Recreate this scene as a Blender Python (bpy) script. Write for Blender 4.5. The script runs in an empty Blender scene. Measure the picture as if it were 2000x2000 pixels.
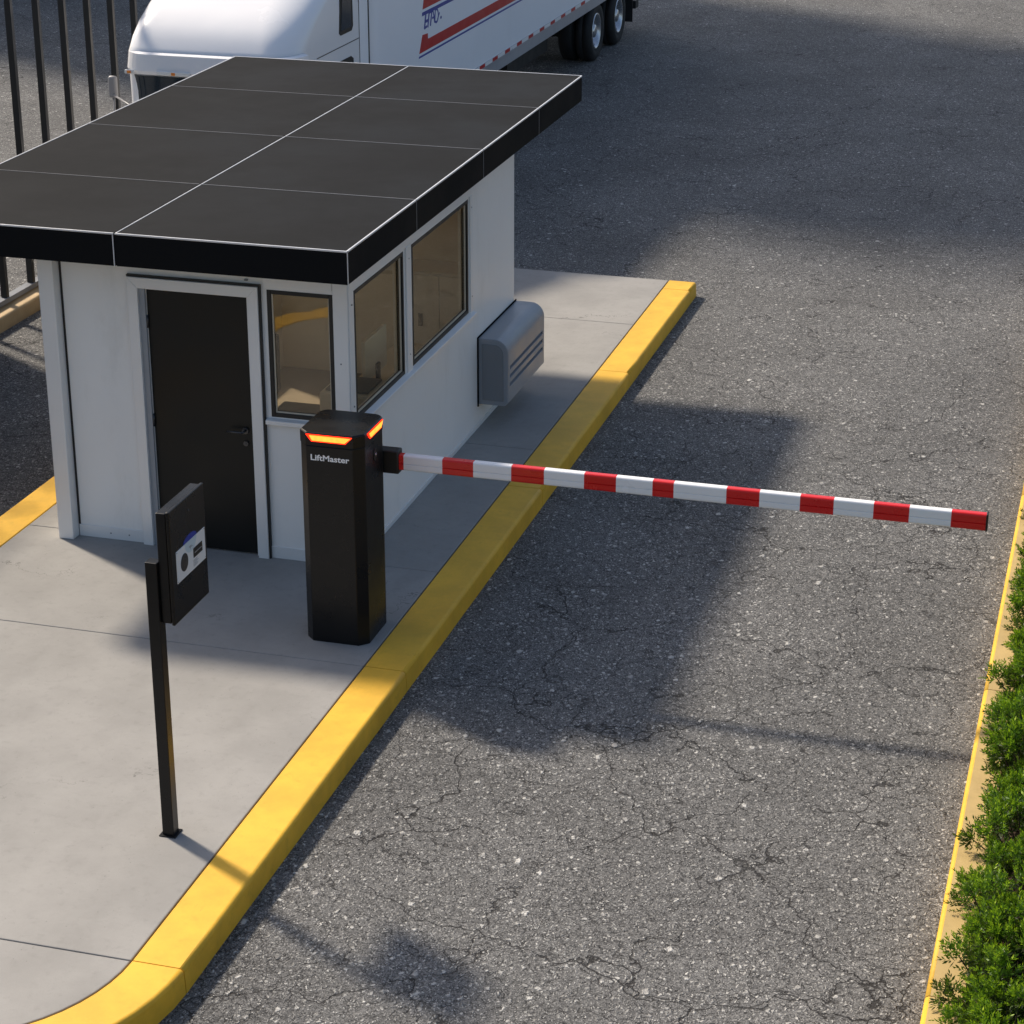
import bpy, bmesh, math, random
from mathutils import Vector, Matrix, noise
random.seed(7)
R = math.radians
scene = bpy.context.scene
col = scene.collection

# ------------------------------------------------------------------ camera
F, CX, CY = 4307.4, 1020.3, 1005.7
PITCH, YAW, ROLL = R(22.117), R(15.61), R(0.158)
cam_d = bpy.data.cameras.new('camera')
cam_d.sensor_width = 36; cam_d.lens = F / 2000 * 36
cam_d.shift_x = (1000 - CX) / 2000; cam_d.shift_y = (CY - 1000) / 2000
cam_d.clip_start = 0.1; cam_d.clip_end = 3000
cam = bpy.data.objects.new('camera', cam_d); col.objects.link(cam)
fw = Vector((-math.sin(YAW)*math.cos(PITCH), math.cos(YAW)*math.cos(PITCH), -math.sin(PITCH)))
rt = Vector((math.cos(YAW), math.sin(YAW), 0)); up = rt.cross(fw)
rt2 = rt*math.cos(ROLL) + up*math.sin(ROLL); up2 = -rt*math.sin(ROLL) + up*math.cos(ROLL)
m = Matrix((rt2, up2, -fw)).transposed().to_4x4(); m.translation = Vector((5.487, -14.801, 6.832))
cam.matrix_world = m
scene.camera = cam

# ------------------------------------------------------------------ light
SUN_EL = R(42.5)
to_sun = Vector((-0.866*math.cos(SUN_EL), 0.50*math.cos(SUN_EL), math.sin(SUN_EL))).normalized()
world = bpy.data.worlds.new('World'); scene.world = world; world.use_nodes = True
wn = world.node_tree; wn.nodes.clear()
sky = wn.nodes.new('ShaderNodeTexSky'); sky.sky_type = 'NISHITA'; sky.sun_disc = False
sky.sun_elevation = SUN_EL; sky.sun_rotation = math.atan2(to_sun.x, to_sun.y)
sky.air_density = 1.0; sky.dust_density = 2.6; sky.ozone_density = .8
bg = wn.nodes.new('ShaderNodeBackground'); bg.inputs[1].default_value = 0.125
wo = wn.nodes.new('ShaderNodeOutputWorld')
wn.links.new(sky.outputs[0], bg.inputs[0]); wn.links.new(bg.outputs[0], wo.inputs[0])
sun_d = bpy.data.lights.new('sun', 'SUN'); sun_d.energy = 4.5; sun_d.angle = R(4.4); sun_d.color = (1.0, 0.885, 0.735)
sun = bpy.data.objects.new('sun', sun_d); col.objects.link(sun)
sun.rotation_euler = to_sun.to_track_quat('Z', 'Y').to_euler(); sun.location = (-20, 15, 30)
scene.view_settings.view_transform = 'Standard'; scene.view_settings.look = 'None'
scene.view_settings.exposure = 0.30; scene.view_settings.gamma = 1.0
scene.render.resolution_x = 1024; scene.render.resolution_y = 1024
scene.render.engine = 'CYCLES'

# ------------------------------------------------------------------ material helpers
class NT:
    def __init__(s, name):
        s.m = bpy.data.materials.new(name); s.m.use_nodes = True
        s.t = s.m.node_tree; s.t.nodes.clear()
        s.out = s.n('ShaderNodeOutputMaterial')
        s.tc = s.n('ShaderNodeTexCoord')
    def n(s, typ, **kw):
        nd = s.t.nodes.new(typ)
        for k, v in kw.items(): setattr(nd, k, v)
        return nd
    def l(s, a, b): s.t.links.new(a, b)
    def mix(s, a, b, fac, mode='MIX'):
        x = s.n('ShaderNodeMix', data_type='RGBA', blend_type=mode)
        for i, v in ((0, fac), (6, a), (7, b)):
            if hasattr(v, 'default_value') or isinstance(v, bpy.types.NodeSocket): s.l(v, x.inputs[i])
            else: x.inputs[i].default_value = v if i == 0 else (*v, 1)
        return x.outputs[2]
    def math(s, op, a, b=None, clamp=False):
        x = s.n('ShaderNodeMath', operation=op, use_clamp=clamp)
        for i, v in ((0, a), (1, b)):
            if v is None: continue
            if isinstance(v, bpy.types.NodeSocket): s.l(v, x.inputs[i])
            else: x.inputs[i].default_value = v
        return x.outputs[0]
    def ramp(s, v, lo, hi, a=0.0, b=1.0):
        x = s.n('ShaderNodeMapRange', interpolation_type='SMOOTHSTEP')
        s.l(v, x.inputs[0]); x.inputs[1].default_value = lo; x.inputs[2].default_value = hi
        x.inputs[3].default_value = a; x.inputs[4].default_value = b
        return x.outputs[0]
    def noise(s, scale, detail=4, rough=.55, vec=None, stretch=None):
        x = s.n('ShaderNodeTexNoise'); x.inputs['Scale'].default_value = scale
        x.inputs['Detail'].default_value = detail; x.inputs['Roughness'].default_value = rough
        v = vec or s.tc.outputs['Object']
        if stretch:
            mp = s.n('ShaderNodeMapping'); mp.inputs['Scale'].default_value = stretch; s.l(v, mp.inputs[0]); v = mp.outputs[0]
        s.l(v, x.inputs['Vector']); return x
    def vor(s, scale, vec=None, feature='F1', rnd=1.0):
        x = s.n('ShaderNodeTexVoronoi', feature=feature); x.inputs['Scale'].default_value = scale
        x.inputs['Randomness'].default_value = rnd
        s.l(vec or s.tc.outputs['Object'], x.inputs['Vector']); return x
    def bump(s, h, strength=.3, dist=.01):
        b = s.n('ShaderNodeBump'); b.inputs['Strength'].default_value = strength; b.inputs['Distance'].default_value = dist
        s.l(h, b.inputs['Height']); return b.outputs[0]
    def bsdf(s, color, rough=.5, metal=0.0, normal=None, spec=.5):
        p = s.n('ShaderNodeBsdfPrincipled')
        for k, v in (('Base Color', color), ('Roughness', rough), ('Metallic', metal), ('Specular IOR Level', spec)):
            if isinstance(v, bpy.types.NodeSocket): s.l(v, p.inputs[k])
            else: p.inputs[k].default_value = (*v, 1) if isinstance(v, tuple) else v
        if normal is not None: s.l(normal, p.inputs['Normal'])
        s.l(p.outputs[0], s.out.inputs[0]); return p

def paint(name, c, rough=.4, metal=0.0, var=.06, bump=.02, scale=3.0, spec=.5, dirt=0.0):
    k = NT(name)
    n1 = k.noise(scale, 5, .6); n2 = k.noise(scale*40, 3, .6)
    a = tuple(max(0, x*(1-var)) for x in c); b = tuple(min(1, x*(1+var)) for x in c)
    cc = k.mix(a, b, n1.outputs[0])
    if dirt:
        f = k.math('MULTIPLY', k.ramp(k.noise(scale*2.3, 8, .7, stretch=(1, 1, .35)).outputs[0], .5, .78), dirt)
        cc = k.mix(cc, (c[0]*.45, c[1]*.42, c[2]*.36), f)
    r = k.ramp(n1.outputs[0], .3, .7, max(.05, rough-.07), rough+.07)
    k.bsdf(cc, r, metal, k.bump(n2.outputs[0], bump, .004), spec)
    return k.m

def asphalt_mat():
    k = NT('asphalt')
    obj_v = k.tc.outputs['Object']
    dn = k.noise(26, 3, .6)
    add = k.n('ShaderNodeVectorMath', operation='SCALE'); k.l(dn.outputs['Color'], add.inputs[0]); add.inputs['Scale'].default_value = .055
    v = k.n('ShaderNodeVectorMath', operation='ADD'); k.l(obj_v, v.inputs[0]); k.l(add.outputs[0], v.inputs[1]); v = v.outputs[0]
    patch = k.noise(.55, 5, .6); fine = k.noise(110, 4, .7); mid = k.noise(14, 5, .65)
    base = k.mix((.070, .070, .070), (.250, .247, .240), k.ramp(fine.outputs[0], .34, .68))
    base = k.mix(base, (.075, .073, .070), k.math('MULTIPLY', k.ramp(mid.outputs[0], .45, .7), .45))
    h = k.math('MULTIPLY', fine.outputs[0], .6)
    def pebbles(scale, keep, lo, hi, ca, cb, base, h, amp, st=(1, 1, 1), rot=0.0):
        mp = k.n('ShaderNodeMapping'); mp.inputs['Scale'].default_value = st; mp.inputs['Rotation'].default_value = (0, 0, rot); k.l(v, mp.inputs[0])
        vo = k.vor(scale, mp.outputs[0])
        sep = k.n('ShaderNodeSeparateColor'); k.l(vo.outputs['Color'], sep.inputs[0])
        sel = k.math('GREATER_THAN', sep.outputs[0], keep)
        shape = k.ramp(vo.outputs['Distance'], lo, hi, 1.0, 0.0)
        mask = k.math('MULTIPLY', sel, shape)
        pc = k.mix(ca, cb, sep.outputs[1])
        base = k.mix(base, pc, mask)
        h = k.math('ADD', h, k.math('MULTIPLY', mask, amp))
        return base, h
    pit = k.vor(46, v, 'DISTANCE_TO_EDGE')
    pm = k.math('MULTIPLY', k.ramp(pit.outputs['Distance'], .02, .14, 1, 0), k.ramp(k.noise(30, 3, .6).outputs[0], .42, .62, .25, .95))
    base = k.mix(base, (.020, .020, .020), pm)
    h = k.math('SUBTRACT', h, k.math('MULTIPLY', pm, .5))
    base, h = pebbles(74, .36, .22, .40, (.17, .168, .163), (.52, .51, .485), base, h, .35, (1, .6, 1), .7)
    base, h = pebbles(42, .55, .22, .38, (.18, .178, .172), (.55, .54, .51), base, h, .8, (1, .62, 1), -.5)
    base, h = pebbles(25, .74, .20, .34, (.20, .197, .19), (.56, .55, .52), base, h, 1.1, (1, .7, 1), .3)
    base, h = pebbles(14, .90, .18, .29, (.28, .275, .26), (.58, .57, .54), base, h, 1.3, (1, .75, 1), 1.2)
    base, h = pebbles(8.5, .935, .14, .22, (.30, .29, .275), (.58, .57, .54), base, h, 1.4, (1, .7, 1), .5)
    # cracks
    cn = k.noise(2.0, 5, .52); sc = k.n('ShaderNodeVectorMath', operation='SCALE'); k.l(cn.outputs['Color'], sc.inputs[0]); sc.inputs['Scale'].default_value = .75
    cv = k.n('ShaderNodeVectorMath', operation='ADD'); k.l(obj_v, cv.inputs[0]); k.l(sc.outputs[0], cv.inputs[1])
    def cracks(scale, w, lo, hi, nscale, seed):
        mp = k.n('ShaderNodeMapping'); mp.inputs['Location'].default_value = (seed, seed*1.7, 0); k.l(cv.outputs[0], mp.inputs[0])
        cr = k.vor(scale, mp.outputs[0], 'DISTANCE_TO_EDGE')
        return k.math('MULTIPLY', k.ramp(cr.outputs['Distance'], w*.25, w*.62, 1, 0), k.ramp(k.noise(nscale, 3, .6).outputs[0], lo, hi))
    c1 = cracks(.75, .0085, .40, .52, .8, 0.0); c2 = cracks(2.1, .013, .40, .52, 1.1, 5.3); c3 = cracks(5.2, .030, .46, .57, .9, 9.1)
    cm = k.math('MAXIMUM', c1, k.math('MAXIMUM', k.math('MULTIPLY', c2, .85), k.math('MULTIPLY', c3, .6)))
    base = k.mix(base, (.014, .013, .013), k.math('MULTIPLY', cm, .85))
    h = k.math('SUBTRACT', h, k.math('MULTIPLY', cm, 1.6))
    ov = k.vor(1.1, cv.outputs[0]); osp = k.n('ShaderNodeSeparateColor'); k.l(ov.outputs['Color'], osp.inputs[0])
    om = k.math('MULTIPLY', k.math('GREATER_THAN', osp.outputs[0], .86), k.ramp(ov.outputs['Distance'], .05, .13, 1, 0))
    base = k.mix(base, (.03, .029, .028), k.math('MULTIPLY', om, .35))
    tone = k.ramp(patch.outputs[0], .3, .7, .84, 1.14)
    g = k.n('ShaderNodeVectorMath', operation='SCALE'); k.l(base, g.inputs[0]); k.l(tone, g.inputs['Scale'])
    k.bsdf(g.outputs[0], .85, 0, k.bump(h, .8, .012), .3)
    return k.m

def concrete_mat(name='concrete', a=(.258, .250, .236), b=(.315, .305, .288), rough=.85):
    k = NT(name)
    n1 = k.noise(1.1, 6, .65); n2 = k.noise(190, 4, .7); n3 = k.noise(12, 6, .7); n4 = k.noise(3.2, 5, .6, stretch=(1, .45, 1))
    c = k.mix(a, b, k.ramp(n1.outputs[0], .3, .7))
    c = k.mix(c, tuple(x*.72 for x in a), k.math('MULTIPLY', k.ramp(n3.outputs[0], .5, .75), .35))
    c = k.mix(c, tuple(x*.85 for x in a), k.math('MULTIPLY', k.ramp(n4.outputs[0], .52, .75), .35))
    c = k.mix(c, tuple(x*.55 for x in a), k.math('MULTIPLY', k.ramp(n2.outputs[0], .56, .72), .5))
    pv = k.vor(38); sp = k.n('ShaderNodeSeparateColor'); k.l(pv.outputs['Color'], sp.inputs[0])
    pm = k.math('MULTIPLY', k.math('GREATER_THAN', sp.outputs[0], .93), k.ramp(pv.outputs['Distance'], .08, .18, 1, 0))
    c = k.mix(c, tuple(x*.4 for x in a), k.math('MULTIPLY', pm, .6))
    cn = k.noise(1.7, 5, .7); scv = k.n('ShaderNodeVectorMath', operation='SCALE'); k.l(cn.outputs['Color'], scv.inputs[0]); scv.inputs['Scale'].default_value = 1.0
    cv = k.n('ShaderNodeVectorMath', operation='ADD'); k.l(k.tc.outputs['Object'], cv.inputs[0]); k.l(scv.outputs[0], cv.inputs[1])
    ck = k.math('MULTIPLY', k.ramp(k.vor(.42, cv.outputs[0], 'DISTANCE_TO_EDGE').outputs['Distance'], .001, .0035, 1, 0), k.ramp(k.noise(.9, 2).outputs[0], .5, .6))
    c = k.mix(c, (.09, .085, .08), k.math('MULTIPLY', ck, .7))
    h = k.math('SUBTRACT', k.math('ADD', k.math('MULTIPLY', n2.outputs[0], .6), n3.outputs[0]), pm)
    k.bsdf(c, rough, 0, k.bump(h, .35, .004), .3)
    return k.m

def kerb_paint(name, c, under=(.36, .33, .28), wear=.22):
    k = NT(name)
    n1 = k.noise(2.2, 6, .65); n2 = k.noise(140, 4, .7); n3 = k.noise(9, 8, .75); n4 = k.noise(22, 6, .75)
    a = tuple(x*.86 for x in c); b = tuple(min(1, x*1.10) for x in c)
    cc = k.mix(a, b, k.ramp(n1.outputs[0], .3, .7))
    cc = k.mix(cc, tuple(x*.62 for x in c), k.math('MULTIPLY', k.ramp(n3.outputs[0], .52, .74), .45))
    w = k.math('MULTIPLY', k.ramp(n4.outputs[0], .64, .72), wear)
    cc = k.mix(cc, under, w)
    sc_ = k.noise(5.0, 7, .75, stretch=(9, .8, 4)); sp_ = k.noise(.9, 3, .6)
    cc = k.mix(cc, (.05, .045, .04), k.math('MULTIPLY', k.math('MULTIPLY', k.ramp(sc_.outputs[0], .60, .74), k.ramp(sp_.outputs[0], .46, .62)), .45))
    h = k.math('ADD', k.math('MULTIPLY', n2.outputs[0], .7), n3.outputs[0])
    k.bsdf(cc, .62, 0, k.bump(h, .35, .004), .4)
    return k.m

def glass_mat(name, tint=(.93, .88, .77), refl=.10):
    k = NT(name)
    tr = k.n('ShaderNodeBsdfTransparent'); tr.inputs[0].default_value = (*tint, 1)
    gl = k.n('ShaderNodeBsdfGlossy'); gl.inputs['Roughness'].default_value = .015; gl.inputs[0].default_value = (.9, .84, .74, 1)
    wv = k.noise(1.3, 2); k.l(k.bump(wv.outputs[0], .12, .02), gl.inputs['Normal'])
    lw = k.n('ShaderNodeLayerWeight'); lw.inputs[0].default_value = .25
    geo = k.n('ShaderNodeNewGeometry')
    f = k.math('MULTIPLY', k.ramp(lw.outputs['Fresnel'], 0.0, 1.0, refl, 1.0), k.math('SUBTRACT', 1.0, geo.outputs['Backfacing']))
    mx = k.n('ShaderNodeMixShader'); k.l(f, mx.inputs[0]); k.l(tr.outputs[0], mx.inputs[1]); k.l(gl.outputs[0], mx.inputs[2])
    k.l(mx.outputs[0], k.out.inputs[0]); return k.m

def emit(name, c, s):
    k = NT(name); e = k.n('ShaderNodeEmission'); e.inputs[0].default_value = (*c, 1); e.inputs[1].default_value = s
    n1 = k.noise(30, 2); k.l(k.ramp(n1.outputs[0], .2, .8, s*.85, s*1.15), e.inputs[1])
    k.l(e.outputs[0], k.out.inputs[0]); return k.m

def leaf_mat(name, dark, light, tip):
    k = NT(name)
    geo = k.n('ShaderNodeNewGeometry')
    c = k.mix(dark, light, geo.outputs['Random Per Island'])
    n1 = k.noise(6, 3, .6)
    c = k.mix(c, tip, k.math('MULTIPLY', k.ramp(n1.outputs[0], .45, .7), .6))
    p = k.n('ShaderNodeBsdfPrincipled'); k.l(c, p.inputs['Base Color']); p.inputs['Roughness'].default_value = .48
    p.inputs['Specular IOR Level'].default_value = .35
    tl = k.n('ShaderNodeBsdfTranslucent'); k.l(k.mix(c, (.22, .42, .02), .45), tl.inputs[0])
    mx = k.n('ShaderNodeMixShader'); mx.inputs[0].default_value = .32
    k.l(p.outputs[0], mx.inputs[1]); k.l(tl.outputs[0], mx.inputs[2]); k.l(mx.outputs[0], k.out.inputs[0])
    return k.m

M = dict(
    asphalt=asphalt_mat(),
    concrete=concrete_mat(),
    tan=kerb_paint('weathered_tan_concrete', (.46, .335, .185), (.50, .42, .30), .5),
    tan_r=kerb_paint('dusty_kerb_concrete', (.47, .335, .135), (.66, .42, .05), 1.0),
    yellow=kerb_paint('yellow_kerb_paint', (.73, .415, .03)),
    white=paint('white_wall_panel', (.80, .785, .76), .42, 0, .03, .03, 1.3, dirt=.2),
    trim=paint('white_metal_trim', (.76, .755, .745), .36, .15, .04, .02, 2),
    roof=paint('charcoal_roof_panel', (.0072, .0076, .0085), .68, 0, .15, .05, 1.0, .07, dirt=.1),
    seam=paint('bright_metal_seam', (.62, .62, .63), .35, .3, .05, .02),
    seam_dim=paint('dull_metal_seam', (.19, .19, .195), .45, .2, .05, .02),
    black=paint('black_rubber_seal', (.008, .008, .008), .5, 0, .1),
    door=paint('black_door_leaf', (.0065, .0068, .0066), .42, 0, .12, .02, 2.0, .3),
    handle=paint('black_handle_metal', (.075, .075, .08), .25, .7, .1),
    fence=paint('black_fence_paint', (.010, .010, .011), .42, 0, .2, .05),
    cab_black=paint('black_cabinet_coat', (.0065, .0065, .0068), .30, 0, .12, .04, 2.5, .30, dirt=.0),
    grey=paint('grey_plastic_casing', (.27, .285, .31), .42, 0, .05, .04, 2.0, dirt=.12),
    grey_dark=paint('dark_grey_side', (.19, .20, .215), .5, 0, .06, .04, 3, dirt=.2),
    slot=paint('slot_black', (.006, .006, .006), .9, spec=.05),
    boom_w=paint('white_reflective_stripe', (.80, .80, .80), .33, 0, .03, .02),
    boom_r=paint('red_reflective_stripe', (.62, .008, .008), .30, 0, .06, .02),
    truck=paint('white_truck_paint', (.80, .80, .81), .22, 0, .015, .01, 1.0, .5),
    trailer=paint('white_trailer_panel', (.84, .86, .90), .35, 0, .025, .02, .8, .5, dirt=.08),
    rail=paint('aluminium_side_rail', (.42, .43, .46), .4, .4, .06, .03, 2, dirt=.3),
    red=paint('red_decal', (.48, .006, .008), .35, 0, .04),
    blue=paint('blue_decal', (.012, .035, .30), .35, 0, .04),
    tyre=paint('tyre_rubber', (.013, .013, .014), .75, 0, .3, .2, 6),
    rim=paint('steel_rim', (.55, .56, .58), .28, .85, .08, .03),
    chassis=paint('dark_chassis', (.012, .012, .013), .6, 0, .2, .1),
    tglass=paint('dark_truck_glass', (.010, .022, .035), .06, 0, .2, .0, 3, .9),
    amber=paint('amber_lens', (.75, .25, .05), .2),
    lens=paint('clear_lens', (.75, .75, .72), .12),
    plate=paint('pale_plate', (.70, .69, .68), .35, 0, .02),
    plate_blue=paint('pale_blue_print', (.50, .58, .62), .35, 0, .02),
    speaker=paint('speaker_mesh', (.035, .034, .036), .5, .2, .2, .3, 60),
    ink=paint('grey_ink', (.18, .18, .19), .5),
    letter=paint('white_lettering', (.85, .85, .85), .4, 0, .01),
    glass=glass_mat('tinted_window_glass'), glass_clear=glass_mat('clear_window_glass', (.97, .97, .95), .06),
    stem_grey=paint('mirror_grey', (.20, .20, .21), .4),
    inner=paint('beige_interior', (.82, .74, .60), .6, 0, .05, .03, 1.5),
    floor_in=paint('dark_interior_floor', (.24, .21, .18), .5, 0, .2, .05, 5),
    wood=paint('desk_laminate', (.60, .53, .42), .35, 0, .06),
    appliance=paint('white_plastic', (.70, .69, .66), .35, 0, .03),
    orange=emit('orange_lamp', (1.0, .24, .03), 2.5),
    redglow=emit('red_lamp_edge', (1.0, .018, .004), 4.0),
    leaf=leaf_mat('needle_green', (.010, .038, .003), (.095, .205, .009), (.20, .34, .016)),
    leaf_inner=leaf_mat('needle_inner', (.012, .022, .005), (.045, .065, .015), (.07, .085, .02)),  # darker needles for low and inward sprigs
    leaf_new=leaf_mat('needle_new_growth', (.18, .30, .008), (.36, .50, .016), (.46, .58, .03)),
    bark=paint('twig_bark', (.07, .045, .028), .8, 0, .3, .3, 20),
    wall_far=paint('warehouse_cladding', (.42, .41, .40), .6, 0, .06, .05, .5),
)
def soil_mat():
    k = NT('bark_mulch')
    vo = k.vor(34); sp = k.n('ShaderNodeSeparateColor'); k.l(vo.outputs['Color'], sp.inputs[0])
    c = k.mix((.028, .018, .011), (.10, .068, .042), sp.outputs[0])
    k.bsdf(c, .9, 0, k.bump(vo.outputs['Distance'], .9, .02), .2); return k.m
M['soil'] = soil_mat()

# ------------------------------------------------------------------ mesh helpers
ORG = {}
def org(p):
    return ORG.get(p.name, Vector((0, 0, 0))) if p else Vector((0, 0, 0))
def empty(name, loc, label=None, cat=None, group=None, kind=None):
    o = bpy.data.objects.new(name, None); o.empty_display_size = .2; o.location = loc; col.objects.link(o)
    ORG[o.name] = Vector(loc); tag(o, label, cat, group, kind); return o
def tag(o, label=None, cat=None, group=None, kind=None):
    for k_, v in (('label', label), ('category', cat), ('group', group), ('kind', kind)):
        if v: o[k_] = v
    return o
class MB:
    def __init__(s): s.b = bmesh.new()
    def face(s, pts, mi=0, smooth=False):
        f = s.b.faces.new([s.b.verts.new(p) for p in pts]); f.material_index = mi; f.smooth = smooth; return f
    def box(s, x0, x1, y0, y1, z0, z1, mi=0, bev=0, seg=1):
        vs = [s.b.verts.new(p) for p in ((x0,y0,z0),(x1,y0,z0),(x1,y1,z0),(x0,y1,z0),(x0,y0,z1),(x1,y0,z1),(x1,y1,z1),(x0,y1,z1))]
        fs = [s.b.faces.new([vs[i] for i in q]) for q in ((0,3,2,1),(4,5,6,7),(0,1,5,4),(1,2,6,5),(2,3,7,6),(3,0,4,7))]
        for f in fs: f.material_index = mi
        if bev:
            es = list({e for f in fs for e in f.edges})
            r = bmesh.ops.bevel(s.b, geom=es, offset=bev, segments=seg, profile=.5, affect='EDGES')
            for f in r['faces']: f.material_index = mi; f.smooth = seg > 1
        return s
    def prism(s, poly, z0, z1, axis='z', mi=0, caps=True, smooth=False):
        # poly in the two other axes; axis is the extrusion axis
        def P(a, b, c):
            return {'z': (a, b, c), 'y': (a, c, b), 'x': (c, a, b)}[axis]
        lo = [s.b.verts.new(P(a, b, z0)) for a, b in poly]; hi = [s.b.verts.new(P(a, b, z1)) for a, b in poly]
        n = len(poly); fs = []
        for i in range(n):
            f = s.b.faces.new((lo[i], lo[(i+1) % n], hi[(i+1) % n], hi[i])); f.smooth = smooth; fs.append(f)
        if caps: fs.append(s.b.faces.new(lo[::-1])); fs.append(s.b.faces.new(hi))
        for f in fs: f.material_index = mi
        return s
    def tube(s, p0, p1, r0, r1=None, n=12, mi=0, caps=True):
        p0, p1 = Vector(p0), Vector(p1); r1 = r0 if r1 is None else r1
        d = (p1-p0).normalized(); a = d.orthogonal().normalized(); b = d.cross(a)
        A = [s.b.verts.new(p0+(a*math.cos(t)+b*math.sin(t))*r0) for t in [2*math.pi*i/n for i in range(n)]]
        B = [s.b.verts.new(p1+(a*math.cos(t)+b*math.sin(t))*r1) for t in [2*math.pi*i/n for i in range(n)]]
        for i in range(n):
            f = s.b.faces.new((A[i], A[(i+1) % n], B[(i+1) % n], B[i])); f.smooth = True; f.material_index = mi
        if caps:
            for q in (A[::-1], B):
                f = s.b.faces.new(q); f.material_index = mi
        return s
    def lathe_x(s, c, prof, n=40, mi=0):
        # profile list of (dx, r), rotated around an x axis through c
        rings = []
        for dx, r in prof:
            rings.append([s.b.verts.new((c[0]+dx, c[1]+r*math.cos(t), c[2]+r*math.sin(t))) for t in [2*math.pi*i/n for i in range(n)]])
        for a, b in zip(rings, rings[1:]):
            for i in range(n):
                f = s.b.faces.new((a[i], a[(i+1) % n], b[(i+1) % n], b[i])); f.smooth = True; f.material_index = mi
        return s
    SPLIT = {'roof_seam', 'mud_flap', 'hinge', 'landing_leg', 'skirting', 'window_trim', 'side_extender', 'pillar', 'plate_screw', 'roof_trim', 'printed_text', 'rear_bumper', 'shadow_gap_strip', 'wall_bracket', 'glazing_bead'}
    def build(s, name, mats, parent=None, loc=None, bevel=0, seg=2, recalc=True, smooth_angle=None):
        if name in s.SPLIT or (name == 'window' and parent is not None and parent.name.startswith('warehouse')):
            left = set(s.b.faces); isl = []
            while left:
                st_ = [left.pop()]; grp = []
                while st_:
                    f = st_.pop(); grp.append(f)
                    for v_ in f.verts:
                        for g_ in v_.link_faces:
                            if g_ in left: left.remove(g_); st_.append(g_)
                isl.append([([v_.co.copy() for v_ in f.verts], f.material_index, f.smooth) for f in grp])
            if len(isl) > 1:
                last = None
                for fs in isl:
                    q_ = MB()
                    for pts, mi_, sm in fs: q_.face(pts, mi_, sm)
                    bmesh.ops.remove_doubles(q_.b, verts=q_.b.verts[:], dist=1e-6)
                    last = q_.build(name, mats, parent, loc, bevel, seg)
                s.b.free(); return last
        if recalc: bmesh.ops.recalc_face_normals(s.b, faces=s.b.faces[:])
        o_ = org(parent) if loc is None else Vector(loc)
        bmesh.ops.translate(s.b, verts=s.b.verts[:], vec=-o_)
        me = bpy.data.meshes.new(name); s.b.to_mesh(me); s.b.free()
        for mm in (mats if isinstance(mats, (list, tuple)) else [mats]): me.materials.append(mm)
        o = bpy.data.objects.new(name, me); col.objects.link(o)
        if parent is not None: o.parent = parent
        elif loc is not None: o.location = loc
        ORG[o.name] = o_
        if bevel:
            md = o.modifiers.new('edge', 'BEVEL'); md.width = bevel; md.segments = seg; md.limit_method = 'ANGLE'; md.angle_limit = R(35)
            md.harden_normals = False
        return o

def rrect(x0, x1, y0, y1, r, n=6):
    pts = []
    for cx_, cy_, a0 in ((x1-r, y0+r, -90), (x1-r, y1-r, 0), (x0+r, y1-r, 90), (x0+r, y0+r, 180)):
        for i in range(n+1):
            a = R(a0+90*i/n); pts.append((cx_+r*math.cos(a), cy_+r*math.sin(a)))
    return pts

def holed_wall(mb, axis, c0, c1, u0, u1, z0, z1, holes, mi_out=0, mi_in=1):
    """wall slab between c0 (outer) and c1 along axis, spanning u,z with rectangular holes (u0,u1,z0,z1)."""
    us = sorted({u0, u1, *[h for H in holes for h in H[:2]]}); zs = sorted({z0, z1, *[h for H in holes for h in H[2:]]})
    us = [u for u in us if u0 <= u <= u1]; zs = [z for z in zs if z0 <= z <= z1]
    def solid(i, j):
        if i < 0 or j < 0 or i >= len(us)-1 or j >= len(zs)-1: return False
        a, b = (us[i]+us[i+1])/2, (zs[j]+zs[j+1])/2
        return not any(h[0] < a < h[1] and h[2] < b < h[3] for h in holes)
    P = (lambda c, u, z: (u, c, z)) if axis == 'y' else (lambda c, u, z: (c, u, z))
    for i in range(len(us)-1):
        for j in range(len(zs)-1):
            if not solid(i, j): continue
            a, b, c, d = us[i], us[i+1], zs[j], zs[j+1]
            mb.face([P(c0, a, c), P(c0, b, c), P(c0, b, d), P(c0, a, d)], mi_out)
            mb.face([P(c1, a, c), P(c1, b, c), P(c1, b, d), P(c1, a, d)], mi_in)
            for (ii, jj, q) in ((i-1, j, ((a, c), (a, d))), (i+1, j, ((b, c), (b, d))), (i, j-1, ((a, c), (b, c))), (i, j+1, ((a, d), (b, d)))):
                if not solid(ii, jj):
                    (p, q_), (r_, s_) = q
                    mb.face([P(c0, p, q_), P(c0, r_, s_), P(c1, r_, s_), P(c1, p, q_)], mi_out)
    bmesh.ops.remove_doubles(mb.b, verts=mb.b.verts[:], dist=1e-5)

ZG = -0.158     # road level; the island top is z = 0

# ------------------------------------------------------------------ ground
g = MB(); S = 260
g.face([(-S, -S, ZG), (S, -S, ZG), (S, S, ZG), (-S, S, ZG)])
tag(g.build('road', M['asphalt']), kind='structure')

# island outline: x from KL to KR, rounded nose at the near end, square at the far end
XI0, XI1, XO0, XO1 = -2.84, .656, -3.16, .966
YN, YF = -5.46, 8.535
RI, RO = 1.0, 1.31
def nose(r_off, step=7):
    """curve from right side round the near end to the left side; r_off = outward offset from the inner line"""
    pts = []
    cxr, cxl = XI1-RI, XI0+RI
    for i in range(step*2+1):
        a = R(0-90*i/(step*2)); pts.append((cxr+(RI+r_off)*math.cos(a), YN+(RI+r_off)*math.sin(a)))
    for i in range(step*2+1):
        a = R(-90-90*i/(step*2)); pts.append((cxl+(RI+r_off)*math.cos(a), YN+(RI+r_off)*math.sin(a)))
    return pts
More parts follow.
